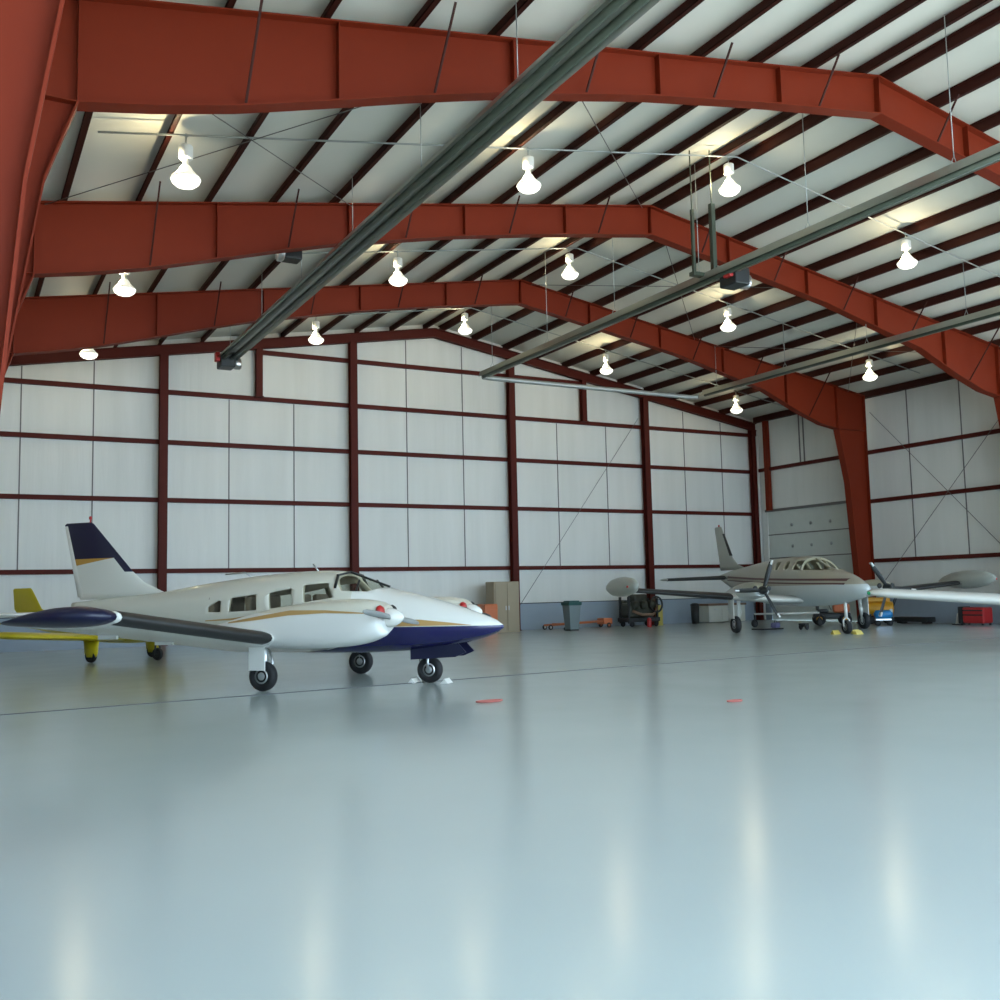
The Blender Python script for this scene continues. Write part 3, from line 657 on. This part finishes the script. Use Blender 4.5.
for sd_ in (-1, 1):
    for p_ in CW: cf.patch([p_[3], p_[2]], [p_[0], p_[1]], sd_, GLS, 'cabin_window', CS, off=-.004)
    for k, (z0, z1) in enumerate(((1.50, 1.56), (1.40, 1.44))):
        cf.patch([(-4.6, z1+.18), (-3, z1+.12), (-1, z1+.05), (1, z1+.0), (2.6, z1-.03), (3.1, z1-.04)], [(-4.6, z0+.18), (-3, z0+.12), (-1, z0+.05), (1, z0+.0), (2.6, z0-.03), (3.1, z0-.05)], sd_, mat('stripe_brown', (.10, .03, .03), .4), 'brown_stripe', CS, off=.004, nu=24)
def csl(u): return interp([(1.06, 2.16), (1.10, 2.1), (1.28, 1.80), (1.9, 1.775)], u)[0]
vs = []; fs = []; nU, nT = 12, 20
for i in range(nU+1):
    u = 1.08+(1.98-1.08)*i/nU; zb, zt, hw, n_ = cf.sec(u); zc = (zb+zt)/2; hz = (zt-zb)/2; q = max(0, min(.999, (csl(u)-zc)/hz)); th0 = math.asin(min(1, q**(n_/2)))
    for j in range(nT+1): vs.append(cf.pt(u, th0+(PI-2*th0)*j/nT, 1, -.004))
for i in range(nU):
    for j in range(nT): a = i*(nT+1)+j; fs.append((a, a+1, a+nT+2, a+nT+1))
MB().add(vs, fs, None, True).build('windscreen', GLS, CS, fix=False)
for s_ in (-1, 1):
    L = [(.5, 1.15, .92, 1.9, .13), (1.3, 1.0, .97, 1.75, .14), (2.2, .45, 1.05, 1.5, .14), (5.45, .20, 1.33, 1.05, .12)]
    wing(TM(s_, L), WHT, 'wing', CS)
    boot(TM(s_, [(2.35, .44, 1.062, 1.49, .14), (5.35, .205, 1.322, 1.06, .12)]), .34, BOOT, 'deice_boot', CS)
    MB().loft([[(u, s_*5.65+1.25*r_*math.cos(2*PI*k/20), 1.43+r_*1.3*math.sin(2*PI*k/20)+.02*u) for k in range(20)] for u, r_ in ((1.45, .01), (1.3, .09), (1.0, .17), (.5, .215), (0, .22), (-.5, .19), (-.95, .11), (-1.25, .02))]).build('tip_tank', TANK, CS)
    MB().lathe([(0, 0), (.03, 0), (.03, .05), (0, .07)], 8, None, Matrix.Translation((1.2, s_*5.85, 1.4))).build('navigation_light', REDP, CS)
    yc = s_*1.95
    nf = Fus([(-1.2, 1.08, 1.14, .03, 2), (-.5, 1.0, 1.30, .18, 2.2), (.3, .98, 1.44, .28, 2.5), (.9, 1.0, 1.49, .31, 2.7), (1.35, 1.05, 1.46, .28, 2.4), (1.5, 1.1, 1.40, .2, 2.2)])
    MB().loft([[(p[0], p[1]+yc, p[2]) for p in r_] for r_ in nf.rings([q[0] for q in nf.t][::2]+[1.5], 28)]).build('engine_nacelle', paint_two('nacelle_cream', (.42, .40, .30), (.66, .69, .68), 1.3) if s_ < 0 else bpy.data.materials['nacelle_cream'], CS)
    MB().lathe([(.12, -.03), (.125, .05), (.10, .16), (.05, .25), (0, .28)], 20, None, Matrix.Translation((1.5, yc, 1.25)) @ Matrix.Rotation(PI/2, 4, 'Y')).build('spinner', BLK, CS)
    for q in (-1, 1): MB().lathe([(0, 0), (.07, 0), (.08, .03), (.05, .05), (0, .05)], 14, None, Matrix.Translation((1.46, yc+q*.2, 1.3)) @ Matrix.Rotation(PI/2, 4, 'Y')).build('air_intake', BLK, CS)
    # blades: y axis is body left; for the camera-left (body right) engine: up, down, outward
    a0 = .33 if s_ < 0 else -.50
    for k in range(3):
        a = a0+2*PI*k/3 if s_ > 0 else (.33, PI-.52, -PI/2)[k]
        if s_ > 0: a = (-.62, PI/2+.1, PI+.35)[k]
        mb = MB(); blade(mb, (1.58, yc, 1.25), a, .88, .14); bl = mb.build('propeller_blade', BLK, CS)
        mb = MB(); d = Vector((0, math.sin(a), math.cos(a)))
        mb.beam(Vector((1.585, yc, 1.25))+d*.76, Vector((1.585, yc, 1.25))+d*.885, .11, .045); mb.build('blade_tip', CEMT, bl)
    MB().tube([(0, s_*2.06, .2), (0, s_*2.0, .6), (0, s_*1.98, 1.02)], [.035, .045, .06], 10).tube([(0, s_*2.03, .3), (.15, s_*1.98, .6), (0, s_*1.96, .9)], .018, 6).build('main_gear_leg', CEMT, CS)
    wheel(CS, (0, s_*2.10, .25), .25, .17)
    MB().bbox(-.25, .12, s_*2.2-.012, s_*2.2+.012, .42, 1.0, .008).build('gear_door', WHT, CS)
    wing([(s_*.05, -4.5, 1.70, 1.05, .13), (s_*2.35, -4.85, 1.66, .65, .14), (s_*2.42, -5.0, 1.66, .4, .06)], TANK, 'stabilizer', CS, 0)
    boot([(s_*.3, -4.53, 1.695, 1.02, .13), (s_*2.3, -4.845, 1.66, .655, .14)], .4, BOOT, 'stabilizer_boot', CS, camber=0)
wheel(CS, (2.55, 0, .19), .19, .14)
MB().tube([(2.55, 0, .44), (2.52, 0, .9)], .045, 10).tube([(2.55, .09, .2), (2.55, .09, .38), (2.55, 0, .46)], .022, 8).tube([(2.55, -.09, .2), (2.55, -.09, .38), (2.55, 0, .46)], .022, 8).build('nose_gear_leg', CEMT, CS)
wing([(None, -3.4, 1.95, 2.2, .03), (None, -4.15, 2.12, 1.5, .06), (None, -4.55, 2.37, 1.15, .09), (None, -5.38, 3.48, .60, .08), (None, -5.42, 3.52, .5, .03)], TANK, 'tail_fin', CS, 0, True)
boot([(None, -4.60, 2.45, 1.10, .09), (None, -5.2, 3.25, .70, .08)], .26, BOOT, 'fin_boot', CS, camber=0, vertical=True)
MB().lathe([(0, 0), (.03, 0), (.03, .06), (0, .08)], 8, None, Matrix.Translation((-5.6, 0, 3.52))).build('tail_beacon', REDP, CS)

# ------------------------------------------------------------ plane whose wing enters at the right
WT = empty('single_engine_plane', (21.0, 11.3, 0), -math.radians(140), 'white low-wing plane entering at the right edge, only its long pale wing in view', 'airplane')
wf = Fus([(-4.6, .95, 1.1, .05, 2), (-3, .7, 1.25, .28, 2.2), (-1.2, .5, 1.5, .5, 2.6), (-.3, .46, 1.75, .54, 2.7), (.5, .46, 1.72, .54, 2.7), (1.1, .48, 1.35, .5, 2.4), (2.0, .58, 1.2, .38, 2.3), (2.5, .68, 1.05, .25, 2)])
MB().loft(wf.rings([r_[0] for r_ in wf.t][::2], 28)).build('fuselage', WHT, WT)
wf.patch([(.95, 1.5), (.2, 1.6), (-.8, 1.5)], [(1.05, 1.32), (.2, 1.32), (-.8, 1.3)], -1, GLS, 'cabin_window', WT)
wf.patch([(.95, 1.5), (.2, 1.6), (-.8, 1.5)], [(1.05, 1.32), (.2, 1.32), (-.8, 1.3)], 1, GLS, 'cabin_window', WT)
for s_ in (-1, 1):
    wing(TM(s_, [(.35, .5, .74, 1.75, .16), (1.0, .42, .80, 1.65, .165), (4.9, .25, 1.12, 1.35, .15), (5.2, .15, 1.15, 1.2, .12), (5.32, -.05, 1.16, .9, .05)]), WHT, 'wing', WT)
    MB().lathe([(0, -.02), (.035, 0), (.04, .05), (.02, .09), (0, .1)], 10, None, Matrix.Translation((.0, s_*5.28, 1.15)) @ Matrix.Rotation(PI/2, 4, 'Y')).build('navigation_light', mat('green_lens', (.05, .45, .2), .2) if s_ < 0 else REDP, WT)
    MB().tube([(0, s_*1.6, .18), (0, s_*1.55, .8)], .04, 8).build('main_gear_leg', ALU, WT); wheel(WT, (0, s_*1.66, .2), .2, .14)
    wing([(s_*.05, -3.7, 1.05, .8, .09), (s_*1.7, -3.8, 1.05, .65, .08)], WHT, 'stabilizer', WT, 0)
wing([(None, -3.3, 1.15, 1.3, .08), (None, -4.1, 2.2, .6, .08)], WHT, 'tail_fin', WT, 0, True)
wheel(WT, (1.7, 0, .18), .18, .13); MB().tube([(1.7, .08, .18), (1.7, .08, .36), (1.68, 0, .65)], .025, 8).tube([(1.7, -.08, .18), (1.7, -.08, .36), (1.68, 0, .65)], .025, 8).build('nose_gear_leg', ALU, WT)
MB().lathe([(.13, -.02), (.12, .1), (.05, .25), (0, .28)], 18, None, Matrix.Translation((2.5, 0, .87)) @ Matrix.Rotation(PI/2, 4, 'Y')).build('spinner', WHT, WT)
mb = MB(); blade(mb, (2.56, 0, .87), .3, .85); blade(mb, (2.56, 0, .87), PI+.3, .85); mb.build('propeller', BLK, WT)

# ------------------------------------------------------------ small yellow plane behind
YP = empty('light_plane', (3.5, 24.55, 0), -math.radians(54), 'small bright yellow low-wing plane half hidden behind the navy wing tip', 'airplane')
yf = Fus([(-3.3, .78, .92, .04, 2), (-2.2, .62, 1.02, .2, 2.2), (-.8, .42, 1.12, .38, 2.4), (.2, .38, 1.16, .42, 2.4), (1.0, .42, 1.02, .4, 2.3), (1.7, .52, .92, .26, 2)])
MB().loft(yf.rings([r_[0] for r_ in yf.t][::2], 28)).build('fuselage', YEL, YP)
MB().loft([[(u, r_*math.cos(PI*k/12), z+r_*.9*math.sin(PI*k/12)) for k in range(13)] for u, r_, z in ((-.7, .04, 1.1), (-.4, .22, 1.08), (.1, .30, 1.1), (.5, .28, 1.06), (.8, .05, 1.05))], None, False, True, False).build('canopy', GLS, YP, fix=False)
for s_ in (-1, 1):
    wing(TM(s_, [(.3, .45, .50, 1.15, .15), (3.1, .38, .68, 1.0, .15), (3.22, .25, .69, .7, .08)]), YEL, 'wing', YP)
    MB().loft([[(c_*math.cos(q)+.05, s_*.92+.06*math.sin(q), z) for q in [2*PI*k/12 for k in range(12)]] for z, c_ in ((.50, .24), (.2, .2), (.12, .15))]).build('gear_leg', YEL, YP)
    wheel(YP, (.05, s_*.92+.0, .15), .15, .10, BLK)
    wing([(s_*.03, -2.6, .88, .6, .09), (s_*1.1, -2.7, .88, .45, .08)], YEL, 'stabilizer', YP, 0)
wing([(None, -2.05, .98, 1.3, .08), (None, -2.6, 1.2, .95, .09), (None, -2.95, 1.68, .66, .09), (None, -3.0, 1.71, .55, .03)], YEL, 'tail_fin', YP, 0, True)
MB().lathe([(.12, -.02), (.1, .08), (.04, .2), (0, .22)], 16, None, Matrix.Translation((1.7, 0, .72)) @ Matrix.Rotation(PI/2, 4, 'Y')).build('spinner', BLK, YP)
mb = MB(); blade(mb, (1.76, 0, .72), 1.0, .6, .1); blade(mb, (1.76, 0, .72), PI+1.0, .6, .1); mb.build('propeller', BRN, YP)
wheel(YP, (1.1, 0, .14), .14, .09, BLK); MB().tube([(1.1, .07, .14), (1.1, .07, .28), (1.08, 0, .5)], .02, 8).tube([(1.1, -.07, .14), (1.1, -.07, .28), (1.08, 0, .5)], .02, 8).build('nose_gear_leg', BLK, YP)

# ------------------------------------------------------------ shop equipment along the walls
# tan locker
r = empty('storage_locker', (16.62, 30.15, 0), 0, 'tall tan metal locker against the end wall beside a red column', 'locker')
MB().bbox(-.48, .50, -.3, .3, 0, 1.72, .015).build('cabinet_body', TAN, r)
MB().bbox(-.43, .0, -.325, -.302, .06, 1.67, .006).build('locker_door', TAN, r); MB().bbox(.03, .48, -.325, -.302, .06, 1.67, .006).build('locker_door', TAN, r)
MB().box(-.05, -.03, -.345, -.325, .75, .9).box(.06, .08, -.345, -.325, .75, .9).build('door_handle', ALU, r)
tag(MB().bbox(15.6, 16.1, 29.5, 30.1, 0, .98, .05).bbox(15.7, 16.0, 29.48, 29.5, .2, .8, .005).build('tool_crate', ORG), 'orange brown crate left of the tan locker behind the far propeller', 'crate')
# waste bin
r = empty('waste_bin', (18.72, 29.05, 0), 0, 'grey-green waste bin with dark teal lid in front of the end wall', 'bin')
MB().loft([[(a*x_, a*y_, z) for x_, y_ in ((-1, -1), (1, -1), (1, 1), (-1, 1))] for z, a in ((.05, .17), (.86, .23))], None, True, False).build('bin_body', BIN, r)
MB().bbox(-.27, .27, -.26, .26, .86, .98, .03).bbox(-.2, .2, -.22, .22, .97, 1.02, .03).build('lid', TEAL, r)
wheel(r, (-.15, .2, .06), .06, .05, BLK); wheel(r, (.15, .2, .06), .06, .05, BLK); MB().box(-.16, .16, -.17, .17, 0, .06).build('foot', BLK, r)
# orange dolly
r = empty('equipment_dolly', (19.9, 30.45, 0), 0, 'low orange wheeled dolly along the end wall behind the waste bin', 'dolly')
mb = MB().tube([(-1.35, -.15, .16), (1.3, -.15, .24)], .035, 8).tube([(-1.35, .15, .16), (1.3, .15, .24)], .035, 8)
for x in (-1.0, -.3, .4, 1.1): mb.beam((x, -.15, .2), (x, .15, .2), .05, .05)
mb.bbox(.95, 1.35, -.22, .22, .12, .34, .03); mb.build('chassis', ORG, r)
for x, y in ((-1.3, -.2), (-1.3, .2), (1.15, -.26), (1.15, .26)): wheel(r, (x, y, .09), .09, .06, CEMT if x < 0 else ORG)
# engine stand cluster
r = empty('engine_stand', (22.35, 30.0, 0), 0, 'dark dirty aircraft engine on a wheeled stand below the left tip tank', 'engine')
MB().bbox(-.66, .52, -.3, .3, .14, .26, .02).box(-.62, -.56, -.26, -.2, .1, .85).box(.42, .48, -.26, -.2, .1, .8).box(-.62, -.56, .2, .26, .1, .85).box(.42, .48, .2, .26, .1, .8).build('stand', BLK, r)
MB().bbox(-.6, .36, -.25, .25, .26, .68, .08).build('crankcase', DKG, r)
for k in range(3):
    for sg in (-1, 1):
        mb = MB(); x = -.4+.3*k
        for j in range(7): mb.lathe([(0, 0), (.12, 0), (.12, .018), (0, .018)], 14, None, Matrix.Translation((x, sg*(.2+j*.028), .62+.0*j)) @ Matrix.Rotation(-sg*PI/2, 4, 'X'))
        mb.lathe([(0, 0), (.09, 0), (.09, .26), (0, .26)], 14, None, Matrix.Translation((x, sg*.18, .62)) @ Matrix.Rotation(-sg*PI/2, 4, 'X')); mb.build('cylinder', DKG, r)
MB().tube([(-.5, -.3, .45), (-.2, -.38, .34), (.2, -.38, .34), (.4, -.3, .5), (.45, -.1, .8)], .04, 8).build('exhaust_pipe', BRN, r)
MB().bbox(-.35, .15, -.2, .2, .68, .92, .06).build('intake_manifold', DKG, r)
MB().tube([(.42+.0, -.34+.22*math.cos(a), .62+.22*math.sin(a)) for a in [2*PI*i/24 for i in range(25)]] if 0 else [(.34+.22*math.cos(a), -.36, .62+.22*math.sin(a)) for a in [2*PI*i/24 for i in range(25)]], .03, 8).build('flywheel_ring', BLK, r)
for x in (-.5, .4):
    for y in (-.24, .24): wheel(r, (x, y, .08), .08, .06, BLK)
r.scale = (1.22, 1.15, 1.28)
r = empty('fire_extinguisher', (22.2, 29.3, 0), 0, 'small bright red extinguisher on the floor in front of the engine stand', 'extinguisher')
MB().lathe([(0, 0), (.075, 0), (.08, .02), (.08, .26), (.05, .31), (.025, .33), (0, .33)], 18).build('bottle', REDP, r); MB().box(-.02, .08, -.01, .01, .33, .37).build('trigger', BLK, r)
r = empty('oil_drum', (23.35, 30.2, 0), 0, 'narrow tan drum standing right of the engine stand', 'drum')
MB().lathe([(0, 0), (.13, 0), (.14, .02), (.14, .3), (.148, .32), (.14, .34), (.14, .72), (.13, .75), (0, .75)], 20).build('shell', YWOOD, r); MB().lathe([(0, .75), (.04, .75), (.04, .79), (0, .79)], 12).build('cap', BLK, r)
# chest, bin
r = empty('work_chest', (26.7, 30.55, 0), 0, 'pale chest with brown wooden top under the right plane tail', 'chest')
MB().bbox(-.9, .95, -.3, .3, .03, .66, .015).build('chest_body', CHST, r); MB().bbox(-.95, 1.0, -.34, .34, .66, .74, .012).build('top', BRN, r)
for k in range(3): d = MB().bbox(-.86+.61*k, -.29+.61*k, -.32, -.30, .1, .6, .006).build('cabinet_door', CHST, r); MB().box(-.62+.61*k, -.5+.61*k, -.34, -.32, .5, .53).build('handle', ALU, d)
r = empty('trash_can', (25.2, 30.35, 0), 0, 'slim black can left of the pale chest', 'bin')
MB().lathe([(0, 0), (.14, 0), (.17, .7), (0, .7)], 18).build('can_body', BLK, r); MB().lathe([(0, .7), (.18, .7), (.18, .73), (.1, .78), (0, .79)], 18).build('lid', BLK, r)
# tug
r = empty('aircraft_tug', (26.35, 24.6, 0), -.75, 'orange and black aircraft tug behind the nose wheel of the right plane', 'tug')
MB().bbox(-.6, .6, -.3, .3, .22, .42, .04).build('chassis', BLK, r); MB().bbox(.05, .58, -.28, .28, .42, .72, .06).build('hood', ORG, r)
MB().bbox(-.45, -.1, -.2, .2, .42, .55, .04).bbox(-.5, -.4, -.2, .2, .5, .82, .04).build('seat', BLK, r)
MB().tube([(.0, 0, .5), (-.12, 0, .78)], .015, 6).tube([(-.12+.03*math.sin(a), .14*math.cos(a), .78+.12*math.sin(a)*.6) for a in [2*PI*i/16 for i in range(17)]], .012, 6).build('steering_wheel', BLK, r)
for x in (-.42, .42):
    for y in (-.36, .36): wheel(r, (x, y, .2), .2, .14, AMB)
# tow bar
r = empty('tow_bar', (24.2, 25.1, 0), 0, 'long white tow bar with a small wheel lying behind the right propeller', 'tow bar')
a = Vector((.15, 2.2, .42)); 
MB().tube([(-.45, .45, .44), (1.35, -.72, .44)], .032, 8).build('bar', CEMT, r)
wheel(r, (-.45, .45, .13), .13, .09, BLK); wheel(r, (1.35, -.72, .13), .13, .09, BLK)
MB().tube([(-.45, .45, .13), (-.45, .45, .44)], .02, 6).tube([(1.35, -.72, .13), (1.35, -.72, .44)], .02, 6).build('wheel_post', BLK, r)
r = empty('hand_dolly', (23.1, 22.7, 0), .3, 'small black caster dolly on the floor under the right plane', 'dolly')
MB().bbox(-.12, .12, -.12, .12, .14, .2, .015).build('plate', BLK, r)
for y in (-.1, .1): wheel(r, (0, y, .1), .1, .06, BLK)
MB().box(-.02, .02, -.1, .1, .09, .14).build('fork', BLK, r)
# mat + purple bag
tag(MB().bbox(22.25, 23.1, 23.55, 24.1, 0, .045, .015).build('floor_mat', BLK), 'flat black mat on the floor under the right plane propeller', 'mat')
r = empty('kit_bag', (22.95, 23.75, .045), .3, 'small violet-grey bag on the black floor mat', 'bag')
MB().bbox(-.16, .16, -.1, .1, 0, .17, .05).build('bag_body', mat('violet_cloth', (.16, .15, .28), .8), r); MB().tube([(-.08, 0, .16), (-.04, 0, .24), (.04, 0, .24), (.08, 0, .16)], .01, 6).build('handle', BLK, r)
# amber compressor with blue pack in front
r = empty('air_compressor', (27.85, 23.9, 0), -.7, 'amber yellow compressor cart right of the tip-tank plane nose gear', 'compressor')
MB().loft([[(x_, .26*math.cos(q), .52+.24*math.sin(q)) for q in [2*PI*k/18 for k in range(18)]] for x_ in (-.45, -.38, .38, .45)]).build('tank', AMB, r)
MB().bbox(-.36, .36, -.2, .2, .74, .90, .04).build('motor_cover', AMB, r)
for x in (-.3, .3):
    wheel(r, (x, -.26, .14), .14, .08, BLK); wheel(r, (x, .26, .14), .14, .08, BLK)
MB().beam((-.3, 0, .15), (-.3, 0, .34), .4, .05).beam((.3, 0, .15), (.3, 0, .34), .4, .05).build('stand', BLK, r)
MB().tube([(.42, .15, .5), (.62, .15, .98), (.62, -.15, .98), (.42, -.15, .5)], .022, 6).build('push_handle', BLK, r)
r = empty('oxygen_cart', (26.85, 22.85, 0), -.7, 'bright blue gas bottle cart in front of the amber compressor', 'cart')
MB().loft([[(x_, rr*math.cos(q), .36+rr*math.sin(q)) for q in [2*PI*k/18 for k in range(18)]] for x_, rr in ((-.3, .05), (-.24, .14), (.2, .14), (.28, .06))]).build('gas_bottle', BLUE, r)
MB().box(-.26, .22, -.12, .12, .17, .22).build('tray', ALU, r)
for x in (-.2, .18):
    wheel(r, (x, -.12, .085), .085, .05, BLK); wheel(r, (x, .12, .085), .085, .05, BLK)
MB().lathe([(0, 0), (.05, 0), (.05, .14), (0, .16)], 12, None, Matrix.Translation((.24, 0, .38))).build('regulator', CEMT, r)
# chocks
for dx, dy, t in ((-.42, .12, 'in front of'), (.30, -.1, 'right of'), (-.05, -.42, 'nearest the camera at')):
    x, y = 21.74+dx*.75, 19.77+dy
    tag(MB().add([(x-.13, y-.07, 0), (x+.13, y-.07, 0), (x+.13, y+.07, 0), (x-.13, y+.07, 0), (x-.12, y, .11), (x+.12, y, .11)], [(0, 3, 2, 1), (0, 1, 5, 4), (2, 3, 4, 5), (0, 4, 3), (1, 2, 5)]).build('wheel_chock', YWOOD),
        f'yellow wheel chock {t} the tip-tank plane nose wheel', 'chock', 'yellow chocks')
for u, t in ((.27, 'ahead of'), (-.27, 'behind')):
    c, s_ = math.cos(-.8447), math.sin(-.8447); x, y = 5.13+(1.96+u)*c, 15.45+(1.96+u)*s_
    tag(MB().add([(-.06, -.1, 0), (.06, -.1, 0), (.06, .1, 0), (-.06, .1, 0), (0, -.1, .07), (0, .1, .07)], [(0, 3, 2, 1), (0, 4, 5, 3), (1, 2, 5, 4), (0, 1, 4), (2, 3, 5)], None, False, Matrix.Translation((x, y, 0)) @ Matrix.Rotation(-.8447, 4, 'Z')).build('wheel_chock', CEMT), f'small white chock {t} the nose wheel of the navy and white plane', 'chock', 'white chocks')
# right side clutter by the wall
tag(MB().bbox(28.55, 28.95, 22.5, 23.9, .05, .22, .03).bbox(28.6, 28.9, 22.6, 22.8, 0, .05, .01).bbox(28.6, 28.9, 23.6, 23.8, 0, .05, .01).build('timber_stack', BLK), 'low dark stack lying along the right side wall', 'stack')
r = empty('traffic_cone', (28.35, 21.2, 0), 0, 'small white cone at the foot of the right side wall', 'cone')
MB().bbox(-.14, .14, -.14, .14, 0, .03, .01).build('base', BLK, r); MB().lathe([(.1, .03), (.03, .36), (0, .37)], 16).build('cone_body', CEMT, r)
r = empty('tool_chest', (28.35, 20.55, 0), -PI/2, 'red tool chest with dark end under the wing at the right edge', 'tool chest')
MB().bbox(-.33, .42, -.24, .24, .06, .56, .05).build('chest_body', REDP, r); MB().bbox(-.50, -.33, -.22, .22, .04, .58, .03).build('end_panel', BLK, r)
MB().bbox(-.30, .40, -.255, -.24, .3, .34, .004).bbox(-.30, .40, -.255, -.24, .44, .48, .004).build('drawer_pull', BLK, r)
for x in (-.4, .34):
    for y in (-.18, .18): MB().lathe([(0, 0), (.04, 0), (.04, .06), (0, .06)], 10, None, Matrix.Translation((x, y, 0))).build('foot', BLK, r)
